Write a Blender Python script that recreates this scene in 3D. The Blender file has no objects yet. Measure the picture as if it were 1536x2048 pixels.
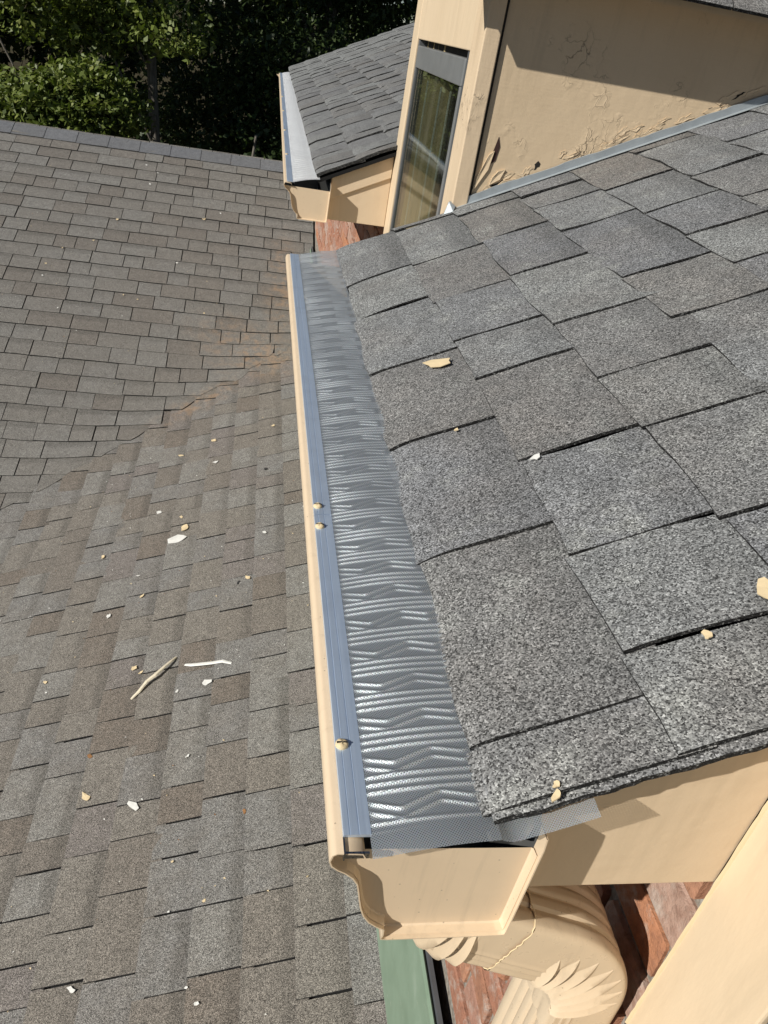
import bpy, bmesh, math, random
import numpy as np
from mathutils import Vector, Matrix
random.seed(7); rng = np.random.default_rng(7)
S = bpy.context.scene
COL = S.collection

# ------------------------------------------------------------------ camera
cd = bpy.data.cameras.new("camera"); cam = bpy.data.objects.new("camera", cd); COL.objects.link(cam)
CR, CU, CF = Vector((.9808, -.1202, .1537)), Vector((-.0647, .5432, .8371)), Vector((.1841, .831, -.525))
CP = Vector((-.0784, -.3199, .484))
cam.matrix_world = Matrix(((CR.x, CU.x, -CF.x, CP.x), (CR.y, CU.y, -CF.y, CP.y), (CR.z, CU.z, -CF.z, CP.z), (0, 0, 0, 1)))
cd.sensor_fit = 'VERTICAL'; cd.sensor_height = 36; cd.lens = 36 * 1551.7 / 2048
cd.clip_start = .02; cd.clip_end = 2000
S.camera = cam

# ------------------------------------------------------------------ light
SUN = Vector((-.755, -.39, .53)).normalized()          # towards the sun
EL = math.asin(SUN.z); ROT = math.atan2(SUN.x, SUN.y)
w = bpy.data.worlds.new("World"); S.world = w; w.use_nodes = True
nt = w.node_tree; nt.nodes.clear()
sky = nt.nodes.new('ShaderNodeTexSky'); sky.sky_type = 'NISHITA'; sky.sun_disc = False
sky.sun_elevation = EL; sky.sun_rotation = ROT; sky.altitude = 1200; sky.air_density = .8; sky.dust_density = .3; sky.ozone_density = 1.2
bg = nt.nodes.new('ShaderNodeBackground'); bg.inputs[1].default_value = .05
wo = nt.nodes.new('ShaderNodeOutputWorld')
nt.links.new(sky.outputs[0], bg.inputs[0]); nt.links.new(bg.outputs[0], wo.inputs[0])
sd = bpy.data.lights.new("sun", 'SUN'); sd.energy = 5.0; sd.angle = math.radians(.5); sd.color = (1, .965, .9)
so = bpy.data.objects.new("sun", sd); COL.objects.link(so)
so.rotation_euler = SUN.to_track_quat('Z', 'Y').to_euler(); so.location = (-20, -10, 20)
S.view_settings.view_transform = 'Standard'; S.view_settings.look = 'None'
S.view_settings.exposure = 0; S.view_settings.gamma = 1
S.render.engine = 'CYCLES'
S.cycles.max_bounces = 8; S.cycles.transparent_max_bounces = 16

# ------------------------------------------------------------------ materials
class NG:
    def __init__(s, name):
        s.m = bpy.data.materials.new(name); s.m.use_nodes = True
        s.t = s.m.node_tree; s.t.nodes.clear()
        s.out = s.n('ShaderNodeOutputMaterial')
    def n(s, k, **kw):
        x = s.t.nodes.new(k)
        for a, b in kw.items(): setattr(x, a, b)
        return x
    def l(s, a, b): s.t.links.new(a, b)
    def bsdf(s, col=(.5, .5, .5), rough=.6, metal=0, spec=.5):
        b = s.n('ShaderNodeBsdfPrincipled')
        b.inputs['Base Color'].default_value = (*col, 1); b.inputs['Roughness'].default_value = rough
        b.inputs['Metallic'].default_value = metal; b.inputs['Specular IOR Level'].default_value = spec
        s.l(b.outputs[0], s.out.inputs[0]); s.b = b; return b
    def pos(s):
        g = s.n('ShaderNodeNewGeometry'); return g.outputs['Position']
    def obj(s):
        g = s.n('ShaderNodeTexCoord'); return g.outputs['Object']
    def mapping(s, v, scale=(1, 1, 1), rot=(0, 0, 0), loc=(0, 0, 0)):
        m = s.n('ShaderNodeMapping'); m.inputs['Scale'].default_value = scale; m.inputs['Rotation'].default_value = rot; m.inputs['Location'].default_value = loc
        s.l(v, m.inputs['Vector']); return m.outputs[0]
    def noise(s, v, scale, detail=3, rough=.55, out=0):
        x = s.n('ShaderNodeTexNoise'); x.inputs['Scale'].default_value = scale; x.inputs['Detail'].default_value = detail; x.inputs['Roughness'].default_value = rough
        s.l(v, x.inputs['Vector']); return x.outputs[out]
    def vor(s, v, scale, feature='F1', out='Color'):
        x = s.n('ShaderNodeTexVoronoi'); x.feature = feature; x.inputs['Scale'].default_value = scale
        s.l(v, x.inputs['Vector']); return x.outputs[out]
    def ramp(s, v, stops, interp='LINEAR'):
        r = s.n('ShaderNodeValToRGB'); r.color_ramp.interpolation = interp
        e = r.color_ramp.elements
        while len(e) < len(stops): e.new(.5)
        for i, (p, c) in enumerate(stops):
            e[i].position = p
            e[i].color = (*c, 1) if hasattr(c, '__len__') else (c, c, c, 1)
        s.l(v, r.inputs[0]); return r.outputs[0]
    def mix(s, f, a, b, mode='MIX'):
        x = s.n('ShaderNodeMix', data_type='RGBA', blend_type=mode)
        for i, q in ((0, f), (6, a), (7, b)):
            if hasattr(q, 'is_linked') or isinstance(q, bpy.types.NodeSocket): s.l(q, x.inputs[i])
            elif i == 0: x.inputs[i].default_value = q
            else: x.inputs[i].default_value = (*q, 1) if hasattr(q, '__len__') else (q, q, q, 1)
        return x.outputs[2]
    def math(s, op, a, b=None, c=None, clamp=False):
        x = s.n('ShaderNodeMath', operation=op); x.use_clamp = clamp
        for i, q in enumerate((a, b, c)):
            if q is None: continue
            if isinstance(q, bpy.types.NodeSocket): s.l(q, x.inputs[i])
            else: x.inputs[i].default_value = q
        return x.outputs[0]
    def sep(s, v):
        x = s.n('ShaderNodeSeparateXYZ'); s.l(v, x.inputs[0]); return x.outputs
    def rnd(s):
        return s.n('ShaderNodeObjectInfo').outputs['Random']
    def bump(s, h, strength=.5, dist=.002, prev=None):
        b = s.n('ShaderNodeBump'); b.inputs['Strength'].default_value = strength; b.inputs['Distance'].default_value = dist
        s.l(h, b.inputs['Height'])
        if prev is not None: s.l(prev, b.inputs['Normal'])
        return b.outputs[0]

def shingle_mat(name, tones, stain=False, lichen=None, gran=1.0, scale=640, band=.3):
    g = NG(name); g.bsdf(rough=.93, spec=.18)
    p = g.pos()
    wp = g.mix(.001, p, g.noise(p, 500, 1, out=1), 'ADD')
    v = g.sep(g.vor(wp, scale))[0]
    k = gran
    gr = g.ramp(v, [(0, .5 - .36 * k), (.25, .5 - .22 * k), (.5, .5 - .04 * k), (.8, .5 + .1 * k), (.93, .5 + .3 * k), (1, .5 + .5 * k)])
    gr2 = g.ramp(g.sep(g.vor(p, scale * 2.1))[1], [(0, .7), (.5, .95), (1, 1.0)])
    tint = g.ramp(g.rnd(), [((i + .5) / len(tones), t) for i, t in enumerate(tones)], 'CONSTANT' if len(tones) > 4 else 'LINEAR')
    n1 = g.noise(p, 6, 4); n2 = g.noise(p, 30, 4, .65)
    c = g.mix(g.ramp(n1, [(.45, 0), (.72, .5)]), tint, tones[1])
    c = g.mix(g.ramp(n2, [(.36, .4), (.62, 0)]), c, tuple(q * .6 for q in tones[0]))
    if lichen:
        c = g.mix(g.ramp(g.noise(p, 14, 6, .68), [(.55, 0), (.72, .65)]), c, lichen)
    # the darker shadow band of granules that the maker prints across the upper part of each tab
    at = g.n('ShaderNodeAttribute'); at.attribute_name = 'vv'
    vb = g.math('ADD', at.outputs['Fac'], g.math('MULTIPLY', g.math('SUBTRACT', g.noise(p, 60, 3), .5), .02))
    bnd = g.math('MULTIPLY', g.ramp(vb, [(.088, 0), (.112, 1)]), g.math('MULTIPLY', g.math('FRACT', g.math('MULTIPLY', g.rnd(), 17.3)), band))
    c = g.mix(bnd, c, tuple(q * .42 for q in tones[0]))
    c = g.mix(1, c, gr, 'MULTIPLY'); c = g.mix(1, c, 2.0, 'MULTIPLY'); c = g.mix(.8, c, gr2, 'MULTIPLY')
    if stain:
        def blob(cx, cy, rx, ry, rot):
            m = g.mapping(p, loc=(-cx, -cy, 0)); m = g.mapping(m, rot=(0, 0, rot)); m = g.mapping(m, scale=(1 / rx, 1 / ry, 0))
            ln = g.n('ShaderNodeVectorMath', operation='LENGTH'); g.l(m, ln.inputs[0])
            return g.math('SUBTRACT', 1, ln.outputs['Value'], clamp=True)
        b1 = blob(-.05, 4.75, .34, .62, -.9); b2 = blob(.13, 5.45, .16, .8, 0); b3 = blob(-.35, 4.25, .5, .13, -.75)
        st = g.math('MAXIMUM', b1, g.math('MAXIMUM', b2, b3))
        f = g.math('MULTIPLY', st, g.ramp(g.noise(p, 15, 5, .7), [(.46, .12), (.6, 1)]))
        c = g.mix(g.ramp(f, [(0, 0), (.35, .2), (.7, .5)]), c, (.36, .235, .14))
    g.l(c, g.b.inputs['Base Color'])
    g.l(g.bump(g.vor(p, scale, out='Distance'), .6, .001), g.b.inputs['Normal'])
    return g.m

M = {}
M['shingle'] = shingle_mat('granule_shingle', [(0.249, 0.253, 0.251), (0.220, 0.203, 0.186), (0.278, 0.284, 0.276), (0.232, 0.235, 0.241)], scale=720, lichen=(0.360, 0.365, 0.342), gran=1.2, band=.5)
M['shingle_far'] = shingle_mat('granule_shingle_far', [(0.216, 0.218, 0.216), (0.200, 0.192, 0.181), (0.248, 0.254, 0.248), (0.205, 0.205, 0.205)], gran=.7)
M['shingle_old'] = shingle_mat('weathered_shingle', [(.262, .24, .208), (.25, .225, .193), (.256, .245, .228), (.222, .19, .158), (.285, .274, .25), (.25, .225, .206), (.26, .252, .236), (.236, .21, .18)], stain=True, gran=1.15, band=.5)
M['shingle_cross'] = shingle_mat('weathered_shingle_cross', [(.25, .236, .212), (.24, .22, .194), (.256, .246, .226), (.226, .205, .18), (.268, .258, .236), (.245, .232, .21)], stain=True, gran=.95, band=.45)
M['ridge'] = shingle_mat('ridge_granule', [(.19, .195, .206), (.19, .19, .19), (.21, .215, .225)], gran=.6, band=0)

def edge_mat():
    g = NG('asphalt_edge'); g.bsdf(rough=.9, spec=.2)
    p = g.pos(); v = g.sep(g.vor(p, 650))[0]
    g.l(g.ramp(v, [(0, (.012, .012, .012)), (.7, (.028, .027, .026)), (.9, (.1, .1, .098)), (1, (.25, .25, .24))]), g.b.inputs['Base Color'])
    g.l(g.bump(g.vor(p, 650, out='Distance'), .8, .002), g.b.inputs['Normal']); return g.m
M['edge'] = edge_mat()
def plain_dark():
    g = NG('tar_felt'); g.bsdf((.018, .018, .018), .95, spec=.1); return g.m
M['felt'] = plain_dark()

def paint_mat(name, col, rough=.55, peel=0., bumpy=.25, dirt=.25, cracks=False, aspect=(1, 1, 1)):
    g = NG(name); g.bsdf(col, rough, spec=.35)
    p = g.mapping(g.pos(), scale=aspect)
    n = g.noise(p, 5, 5, .6); n2 = g.noise(p, 42, 4, .6)
    c = g.mix(g.ramp(n, [(.4, 0), (.75, dirt)]), col, tuple(q * f for q, f in zip(col, (.78, .74, .68))))
    run = g.noise(g.mapping(g.pos(), scale=(34, 34, 3)), 1, 5, .6)
    c = g.mix(g.ramp(run, [(.54, 0), (.78, dirt)]), c, (.36, .28, .18))
    spk = g.vor(p, 55, out='Distance')
    c = g.mix(g.ramp(spk, [(.03, .5 * dirt), (.06, 0)]), c, (.85, .78, .62))
    h = g.noise(p, 18, 4)
    nm = g.bump(n2, bumpy, .002); nm = g.bump(h, bumpy, .006, nm)
    if cracks:
        wv = g.mix(.12, p, g.noise(p, 14, 4, out=1), 'ADD')
        e = g.vor(wv, 26, 'DISTANCE_TO_EDGE', 'Distance')
        mask = g.ramp(g.noise(g.mapping(g.pos(), loc=(3.1, 1.7, .3)), 5.5, 4, .65), [(.565, 0), (.65, 1)])
        line = g.ramp(e, [(0, .9), (.018, .5), (.035, 0)])
        f = g.math('MULTIPLY', line, mask)
        c = g.mix(f, c, (.2, .15, .1))
        lift = g.math('MULTIPLY', g.ramp(e, [(0, 0), (.05, 1), (.2, .55), (.35, .4)]), mask)
        nm = g.bump(lift, .5, .0025, nm)
        # fine horizontal brush drag
        br = g.noise(g.mapping(g.pos(), scale=(6, 6, 90)), 3, 4)
        nm = g.bump(br, .1, .004, nm)
    g.l(c, g.b.inputs['Base Color']); g.l(nm, g.b.inputs['Normal'])
    return g.m
CREAM = (.69, .54, .37)
M['cream'] = paint_mat('cream_paint', CREAM, .5)
M['cream_wall'] = paint_mat('cream_wall_paint', (.66, .515, .345), .5, cracks=True, dirt=.35)
M['cream_trim'] = paint_mat('cream_trim_paint', (.71, .565, .39), .5, cracks=False, bumpy=.35, aspect=(1, 1, .35))
M['cream_corner'] = paint_mat('cream_corner_paint', (.69, .54, .37), .5, cracks=True, dirt=.4, aspect=(1.6, 1.6, .5))
def solid(name, col, rough=.6, metal_=0, spec=.4, nscale=0, namp=.3):
    g = NG(name); g.bsdf(col, rough, metal_, spec)
    if nscale:
        p = g.pos(); n = g.noise(p, nscale, 4)
        g.l(g.mix(g.ramp(n, [(.35, 0), (.7, namp)]), col, tuple(q * .5 for q in col)), g.b.inputs['Base Color'])
        g.l(g.bump(n, .3, .003), g.b.inputs['Normal'])
    return g.m
def enamel(name, col, rough=.3):
    g = NG(name); g.bsdf(col, rough, spec=.45)
    p = g.pos(); n = g.noise(p, 25, 4)
    c = g.mix(g.ramp(n, [(.5, 0), (.8, .35)]), col, tuple(q * .84 for q in col))
    run = g.noise(g.mapping(p, scale=(70, 70, 5)), 1, 5, .65)
    c = g.mix(g.ramp(run, [(.56, 0), (.75, .28)]), c, (.33, .26, .18))
    c = g.mix(g.ramp(g.vor(p, 95, out='Distance'), [(.05, .55), (.09, 0)]), c, (.2, .15, .1))
    g.l(c, g.b.inputs['Base Color'])
    g.l(g.ramp(g.noise(p, 60, 3), [(.3, rough - .05), (.7, rough + .12)]), g.b.inputs['Roughness'])
    g.l(g.bump(g.noise(p, 12, 2), .12, .004), g.b.inputs['Normal']); return g.m
M['gutter'] = enamel('gutter_enamel', (.71, .56, .39), .36)
M['inner'] = solid('dark_gutter_inside', (.085, .085, .082), .6, nscale=25)  # mottled dark grey for the inner face of the trough
M['spout'] = enamel('spout_enamel', (.66, .525, .365), .3)

def metal(name, col, rough, streak=None, bump=.2, met=1):
    g = NG(name); g.bsdf(col, rough, met)
    p = g.pos()
    n = g.noise(g.mapping(p, scale=(160, 2, 160)), 3, 3)
    g.l(g.ramp(n, [(.3, rough - .08), (.7, rough + .12)]), g.b.inputs['Roughness'])
    n3 = g.noise(p, 30, 4)
    g.l(g.mix(g.ramp(n3, [(.5, 0), (.8, .5)]), col, tuple(q * .75 for q in col)), g.b.inputs['Base Color'])
    g.l(g.bump(n, bump, .0008), g.b.inputs['Normal']); return g.m
M['strip'] = metal('mill_aluminium', (.56, .67, .82), .4, met=.6)
M['galv'] = metal('galvanised_steel', (.42, .46, .48), .45, bump=.4, met=.5)
M['steel'] = metal('dark_steel', (.42, .42, .42), .3)
def mesh_mat(name='micro_mesh_steel', f2=.2, c1=(.48, .55, .64)):
    g = NG(name)
    b = g.n('ShaderNodeBsdfPrincipled'); b.inputs['Metallic'].default_value = .8; b.inputs['Roughness'].default_value = .42
    p = g.pos(); x = g.mapping(p, rot=(0, 0, math.radians(38)))
    s = g.sep(x); K = 2 * math.pi / .0016
    a = g.math('SINE', g.math('MULTIPLY', s[0], K)); c = g.math('SINE', g.math('MULTIPLY', s[1], K))
    h = g.math('MULTIPLY', a, c)
    hole = g.math('MULTIPLY', g.ramp(g.math('MULTIPLY_ADD', a, .5, .5), [(.25, 1), (.6, 0)]), g.ramp(g.math('MULTIPLY_ADD', c, .5, .5), [(.25, 1), (.6, 0)]))
    hol = g.math('MULTIPLY_ADD', hole, .6, .26)
    col = g.mix(.35, c1, g.ramp(g.noise(p, 650, 1), [(.32, (.6, .46, .62)), (.44, (.42, .62, .52)), (.56, (.66, .62, .42)), (.68, (.6, .44, .48))]))  # coloured noise painted in for the weave's iridescent sheen
    g.l(col, b.inputs['Base Color'])
    g.l(g.bump(h, .22, .0006), b.inputs['Normal'])
    t = g.n('ShaderNodeBsdfTransparent'); m = g.n('ShaderNodeMixShader')
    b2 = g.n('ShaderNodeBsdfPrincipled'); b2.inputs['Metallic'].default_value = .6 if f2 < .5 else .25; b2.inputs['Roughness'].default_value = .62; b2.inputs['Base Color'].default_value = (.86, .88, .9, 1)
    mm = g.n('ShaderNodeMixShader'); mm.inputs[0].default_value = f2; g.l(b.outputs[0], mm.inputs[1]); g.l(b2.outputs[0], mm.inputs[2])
    g.l(hol, m.inputs[0]); g.l(mm.outputs[0], m.inputs[1]); g.l(t.outputs[0], m.inputs[2]); g.l(m.outputs[0], g.out.inputs[0])
    return g.m
M['mesh'] = mesh_mat()
M['mesh_glare'] = mesh_mat('glare_mesh_steel', .75, (.74, .76, .78))  # whitened copy for the far guard, sun glare put into the colour

def brick_mat():
    g = NG('old_brick'); g.bsdf(rough=.96, spec=.05)
    r = g.rnd(); p = g.pos()
    c = g.ramp(r, [(0, (.34, .17, .115)), (.2, (.42, .2, .13)), (.42, (.4, .26, .21)), (.6, (.36, .19, .13)), (.8, (.5, .23, .125)), (1, (.46, .33, .27))])
    n = g.noise(p, 70, 6, .7)
    c = g.mix(g.ramp(n, [(.42, 0), (.7, .6)]), c, (.22, .12, .085))
    n2 = g.noise(p, 24, 5, .7); c = g.mix(g.ramp(n2, [(.52, 0), (.68, .75)]), c, (.5, .43, .37))
    g.l(c, g.b.inputs['Base Color']); g.l(g.bump(n, .9, .006), g.b.inputs['Normal']); return g.m
M['brick'] = brick_mat()
def mortar_mat():
    g = NG('grey_mortar'); g.bsdf(rough=.95, spec=.1); p = g.pos(); n = g.noise(p, 60, 5, .7)
    g.l(g.ramp(n, [(.3, (.12, .1, .08)), (.5, (.28, .25, .21)), (.75, (.42, .4, .36))]), g.b.inputs['Base Color'])
    g.l(g.bump(n, .8, .006), g.b.inputs['Normal']); return g.m
M['mortar'] = mortar_mat()
def green_mat():
    g = NG('green_painted_metal'); g.bsdf(rough=.5, spec=.35); p = g.pos(); n = g.noise(p, 9, 5, .6)
    c = g.ramp(n, [(.3, (.17, .235, .165)), (.6, (.215, .29, .21)), (.8, (.28, .35, .27))])
    c = g.mix(g.ramp(g.noise(g.mapping(p, scale=(1, .5, 3)), 22, 5, .75), [(.66, 0), (.74, .7)]), c, (.6, .6, .5))
    g.l(c, g.b.inputs['Base Color']); return g.m
M['green'] = green_mat()
M['frame'] = solid('grey_window_frame', (.1, .105, .11), .4, nscale=20)
M['sash'] = solid('grey_sash_rail', (.19, .195, .195), .4, nscale=18)
M['dark'] = solid('dark_room', (.03, .028, .025), .9)
M['curtain'] = solid('tan_curtain', (.42, .33, .17), .85, nscale=30)
M['maroon'] = solid('bare_maroon_wood', (.05, .022, .018), .8, nscale=40)
M['gap'] = solid('crevice_shade', (.02, .018, .015), .95)  # near-black colour standing in for shade in narrow gaps
M['chip'] = solid('cream_paint_flake', (.74, .59, .36), .6, nscale=60, namp=.2)
M['chip_white'] = solid('white_paint_flake', (.78, .77, .72), .6, nscale=60, namp=.25)
M['chip_dark'] = solid('dark_scrap', (.03, .03, .03), .8)
M['leaf_litter'] = solid('brown_leaf', (.3, .15, .06), .8, nscale=80)
M['stick'] = solid('peeled_caulk', (.8, .71, .54), .7, nscale=60, namp=.5)
M['caulk'] = solid('caulk_bead', (.72, .58, .36), .55)
M['rubble'] = solid('timber', (.3, .22, .13), .8, nscale=20)
def glass_mat():
    g = NG('window_glass')
    t = g.n('ShaderNodeBsdfTransparent'); t.inputs[0].default_value = (.82, .86, .82, 1)
    gl = g.n('ShaderNodeBsdfGlossy'); gl.inputs['Roughness'].default_value = .0
    f = g.n('ShaderNodeFresnel'); f.inputs[0].default_value = 1.6
    k = g.math('MULTIPLY_ADD', f.outputs[0], .5, .02, clamp=True)
    m = g.n('ShaderNodeMixShader'); g.l(k, m.inputs[0]); g.l(t.outputs[0], m.inputs[1]); g.l(gl.outputs[0], m.inputs[2])
    d = g.n('ShaderNodeBsdfDiffuse'); d.inputs[0].default_value = (.5, .48, .4, 1)
    m2 = g.n('ShaderNodeMixShader'); g.l(g.ramp(g.noise(g.mapping(g.pos(), scale=(1, 1, .15)), 14, 4), [(.5, .01), (.8, .07)]), m2.inputs[0])
    g.l(m.outputs[0], m2.inputs[1]); g.l(d.outputs[0], m2.inputs[2]); g.l(m2.outputs[0], g.out.inputs[0]); return g.m
M['glass'] = glass_mat()
def leaf_mat(name, a, b, c):
    g = NG(name); g.bsdf(rough=.5, spec=.4)
    at = g.n('ShaderNodeAttribute'); at.attribute_name = 'tone'
    col = g.ramp(at.outputs['Fac'], [(0, a), (.55, b), (1, c)])
    g.l(col, g.b.inputs['Base Color'])
    tr = g.n('ShaderNodeBsdfTranslucent'); g.l(g.mix(1, col, (1.0, 1.15, .5), 'MULTIPLY'), tr.inputs[0])
    m = g.n('ShaderNodeMixShader'); m.inputs[0].default_value = .22
    g.l(g.b.outputs[0], m.inputs[1]); g.l(tr.outputs[0], m.inputs[2]); g.l(m.outputs[0], g.out.inputs[0]); return g.m
M['leaf_sunlit'] = leaf_mat('leaf_painted_sun', (.065, .095, .016), (.14, .18, .035), (.24, .26, .075))  # lighter leaf colour, standing in for sunlight on the foliage
M['leaf_shaded'] = leaf_mat('leaf_painted_shade', (.024, .042, .014), (.048, .075, .022), (.1, .13, .045))  # darker copy, canopy shade put into the leaf colour
def bark_mat():
    g = NG('bark'); g.bsdf(rough=.9, spec=.1); p = g.pos(); n = g.noise(g.mapping(p, scale=(8, 8, 1.5)), 4, 5, .7)
    g.l(g.ramp(n, [(.3, (.09, .075, .06)), (.6, (.22, .2, .17)), (.8, (.34, .31, .27))]), g.b.inputs['Base Color'])
    g.l(g.bump(n, .7, .03), g.b.inputs['Normal']); return g.m
M['bark'] = bark_mat()
def ground_mat():
    g = NG('woodland_floor'); g.bsdf(rough=.95, spec=.1); p = g.pos(); n = g.noise(p, .6, 6, .65); n2 = g.noise(p, 9, 5, .7)
    c = g.ramp(n, [(.35, (.045, .035, .02)), (.55, (.07, .06, .03)), (.7, (.05, .075, .02))])
    c = g.mix(g.ramp(n2, [(.5, 0), (.75, .6)]), c, (.11, .08, .05))
    g.l(c, g.b.inputs['Base Color']); g.l(g.bump(n2, .6, .05), g.b.inputs['Normal']); return g.m
M['ground'] = ground_mat()

# ------------------------------------------------------------------ helpers
def mob(name, verts, faces, mats, parent=None, mi=None, smooth=False, loc=None):
    me = bpy.data.meshes.new(name); me.from_pydata([tuple(v) for v in verts], [], faces); me.validate(); 
    for m in (mats if isinstance(mats, (list, tuple)) else [mats]): me.materials.append(M[m])
    if mi is not None and len(mi) == len(me.polygons): me.polygons.foreach_set('material_index', mi)
    if smooth: me.polygons.foreach_set('use_smooth', [True] * len(me.polygons))
    me.update()
    o = bpy.data.objects.new(name, me); COL.objects.link(o)
    if parent: o.parent = parent
    if loc: o.location = loc
    return o
def empty(name, label, cat, loc=(0, 0, 0), group=None, kind=None):
    o = bpy.data.objects.new(name, None); COL.objects.link(o); o.location = loc; o.empty_display_size = .1
    tag(o, label, cat, group, kind); return o
def tag(o, label=None, cat=None, group=None, kind=None):
    if label: o['label'] = label
    if cat: o['category'] = cat
    if group: o['group'] = group
    if kind: o['kind'] = kind
    return o
class MB:
    def __init__(s): s.v = []; s.f = []; s.mi = []
    def box(s, a, b, m=0):
        i = len(s.v); (x0, y0, z0), (x1, y1, z1) = a, b
        s.v += [(x0, y0, z0), (x1, y0, z0), (x1, y1, z0), (x0, y1, z0), (x0, y0, z1), (x1, y0, z1), (x1, y1, z1), (x0, y1, z1)]
        for q in ((0, 3, 2, 1), (4, 5, 6, 7), (0, 1, 5, 4), (1, 2, 6, 5), (2, 3, 7, 6), (3, 0, 4, 7)): s.f.append(tuple(i + k for k in q)); s.mi.append(m)
        return s
    def prism(s, poly, vec, m=0):
        i = len(s.v); n = len(poly); vec = Vector(vec)
        s.v += [tuple(p) for p in poly] + [tuple(Vector(p) + vec) for p in poly]
        s.f.append(tuple(range(i + n - 1, i - 1, -1))); s.mi.append(m); s.f.append(tuple(range(i + n, i + 2 * n))); s.mi.append(m)
        for k in range(n):
            j = (k + 1) % n; s.f.append((i + k, i + j, i + n + j, i + n + k)); s.mi.append(m)
        return s
    def grid(s, pts, m=0, closed=False, flip=False):      # pts [r][c]
        i = len(s.v); R = len(pts); C = len(pts[0])
        for r in pts: s.v += [tuple(p) for p in r]
        for r in range(R - 1):
            for c in range(C if closed else C - 1):
                d = (c + 1) % C
                q = (i + r * C + c, i + r * C + d, i + (r + 1) * C + d, i + (r + 1) * C + c)
                s.f.append(q[::-1] if flip else q); s.mi.append(m)
        return s
    def build(s, name, mats, parent=None, smooth=False): return mob(name, s.v, s.f, mats, parent, s.mi, smooth)
def bevel(o, w=.002, seg=2):
    m = o.modifiers.new('bevel', 'BEVEL'); m.width = w; m.segments = seg; m.limit_method = 'ANGLE'; m.angle_limit = math.radians(40); return o
def project(p):
    d = Vector(p) - CP; z = d.dot(CF)
    if z < .05: return None
    return (768 + 1551.7 * d.dot(CR) / z, 1024 - 1551.7 * d.dot(CU) / z, z)
def in_frame(p, m=60):
    q = project(p); return q is not None and -m < q[0] < 1536 + m and -m < q[1] < 2048 + m

# ------------------------------------------------------------------ shingles
class Plane:
    def __init__(s, O, U, V):
        s.O, s.U, s.V = Vector(O), Vector(U).normalized(), Vector(V).normalized(); s.N = s.U.cross(s.V).normalized()
        if s.N.z < 0: s.N = -s.N
    def p(s, u, v, n=0): return s.O + s.U * u + s.V * v + s.N * n
    def mat(s, u, v, n, su):
        X, Y, Z, T = s.U * su, s.V, s.N, s.p(u, v, n)
        return Matrix(((X.x, Y.x, Z.x, T.x), (X.y, Y.y, Z.y, T.y), (X.z, Y.z, Z.z, T.z), (0, 0, 0, 1)))
def tab_mesh(name, length, t, mats, nv=3, nu=2, droop=.003, wav=.0006, rise=None, ragged=0., seed=0):
    """one shingle tab in the unit strip u 0..1, v 0..length, with a turned-down butt edge"""
    r = random.Random(seed); b = MB(); rows = []
    vs = [0, .012, .035] + [.035 + (length - .035) * (k + 1) / (nv) for k in range(nv)] if nv > 1 else [0, .03, length]
    if rise is None: rise = t
    for k, v in enumerate(vs):
        row = []
        for j in range(nu + 1):
            n = t + rise * (1 - v / length) - droop * math.exp(-v / .016) + r.uniform(-wav, wav)
            vv = v + (r.uniform(-ragged, ragged) if k == 0 else 0)
            row.append((j / nu, vv, n))
        rows.append(row)
    b.grid(rows, 0)
    lowr = lambda q: (q[0], q[1], q[2] - t * 1.15)
    b.grid([[lowr(q) for q in rows[0]], rows[0]], 1)
    L = [q[0] for q in rows]; b.grid([[lowr(q) for q in L], L], 1, flip=True)
    R_ = [q[-1] for q in rows]; b.grid([[lowr(q) for q in R_], R_], 1)
    me = bpy.data.meshes.new(name); me.from_pydata(b.v, [], b.f)
    for m in mats: me.materials.append(M[m])
    me.polygons.foreach_set('material_index', b.mi); me.update()
    me.attributes.new('vv', 'FLOAT', 'POINT').data.foreach_set('value', [v[1] for v in b.v]); return me
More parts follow.
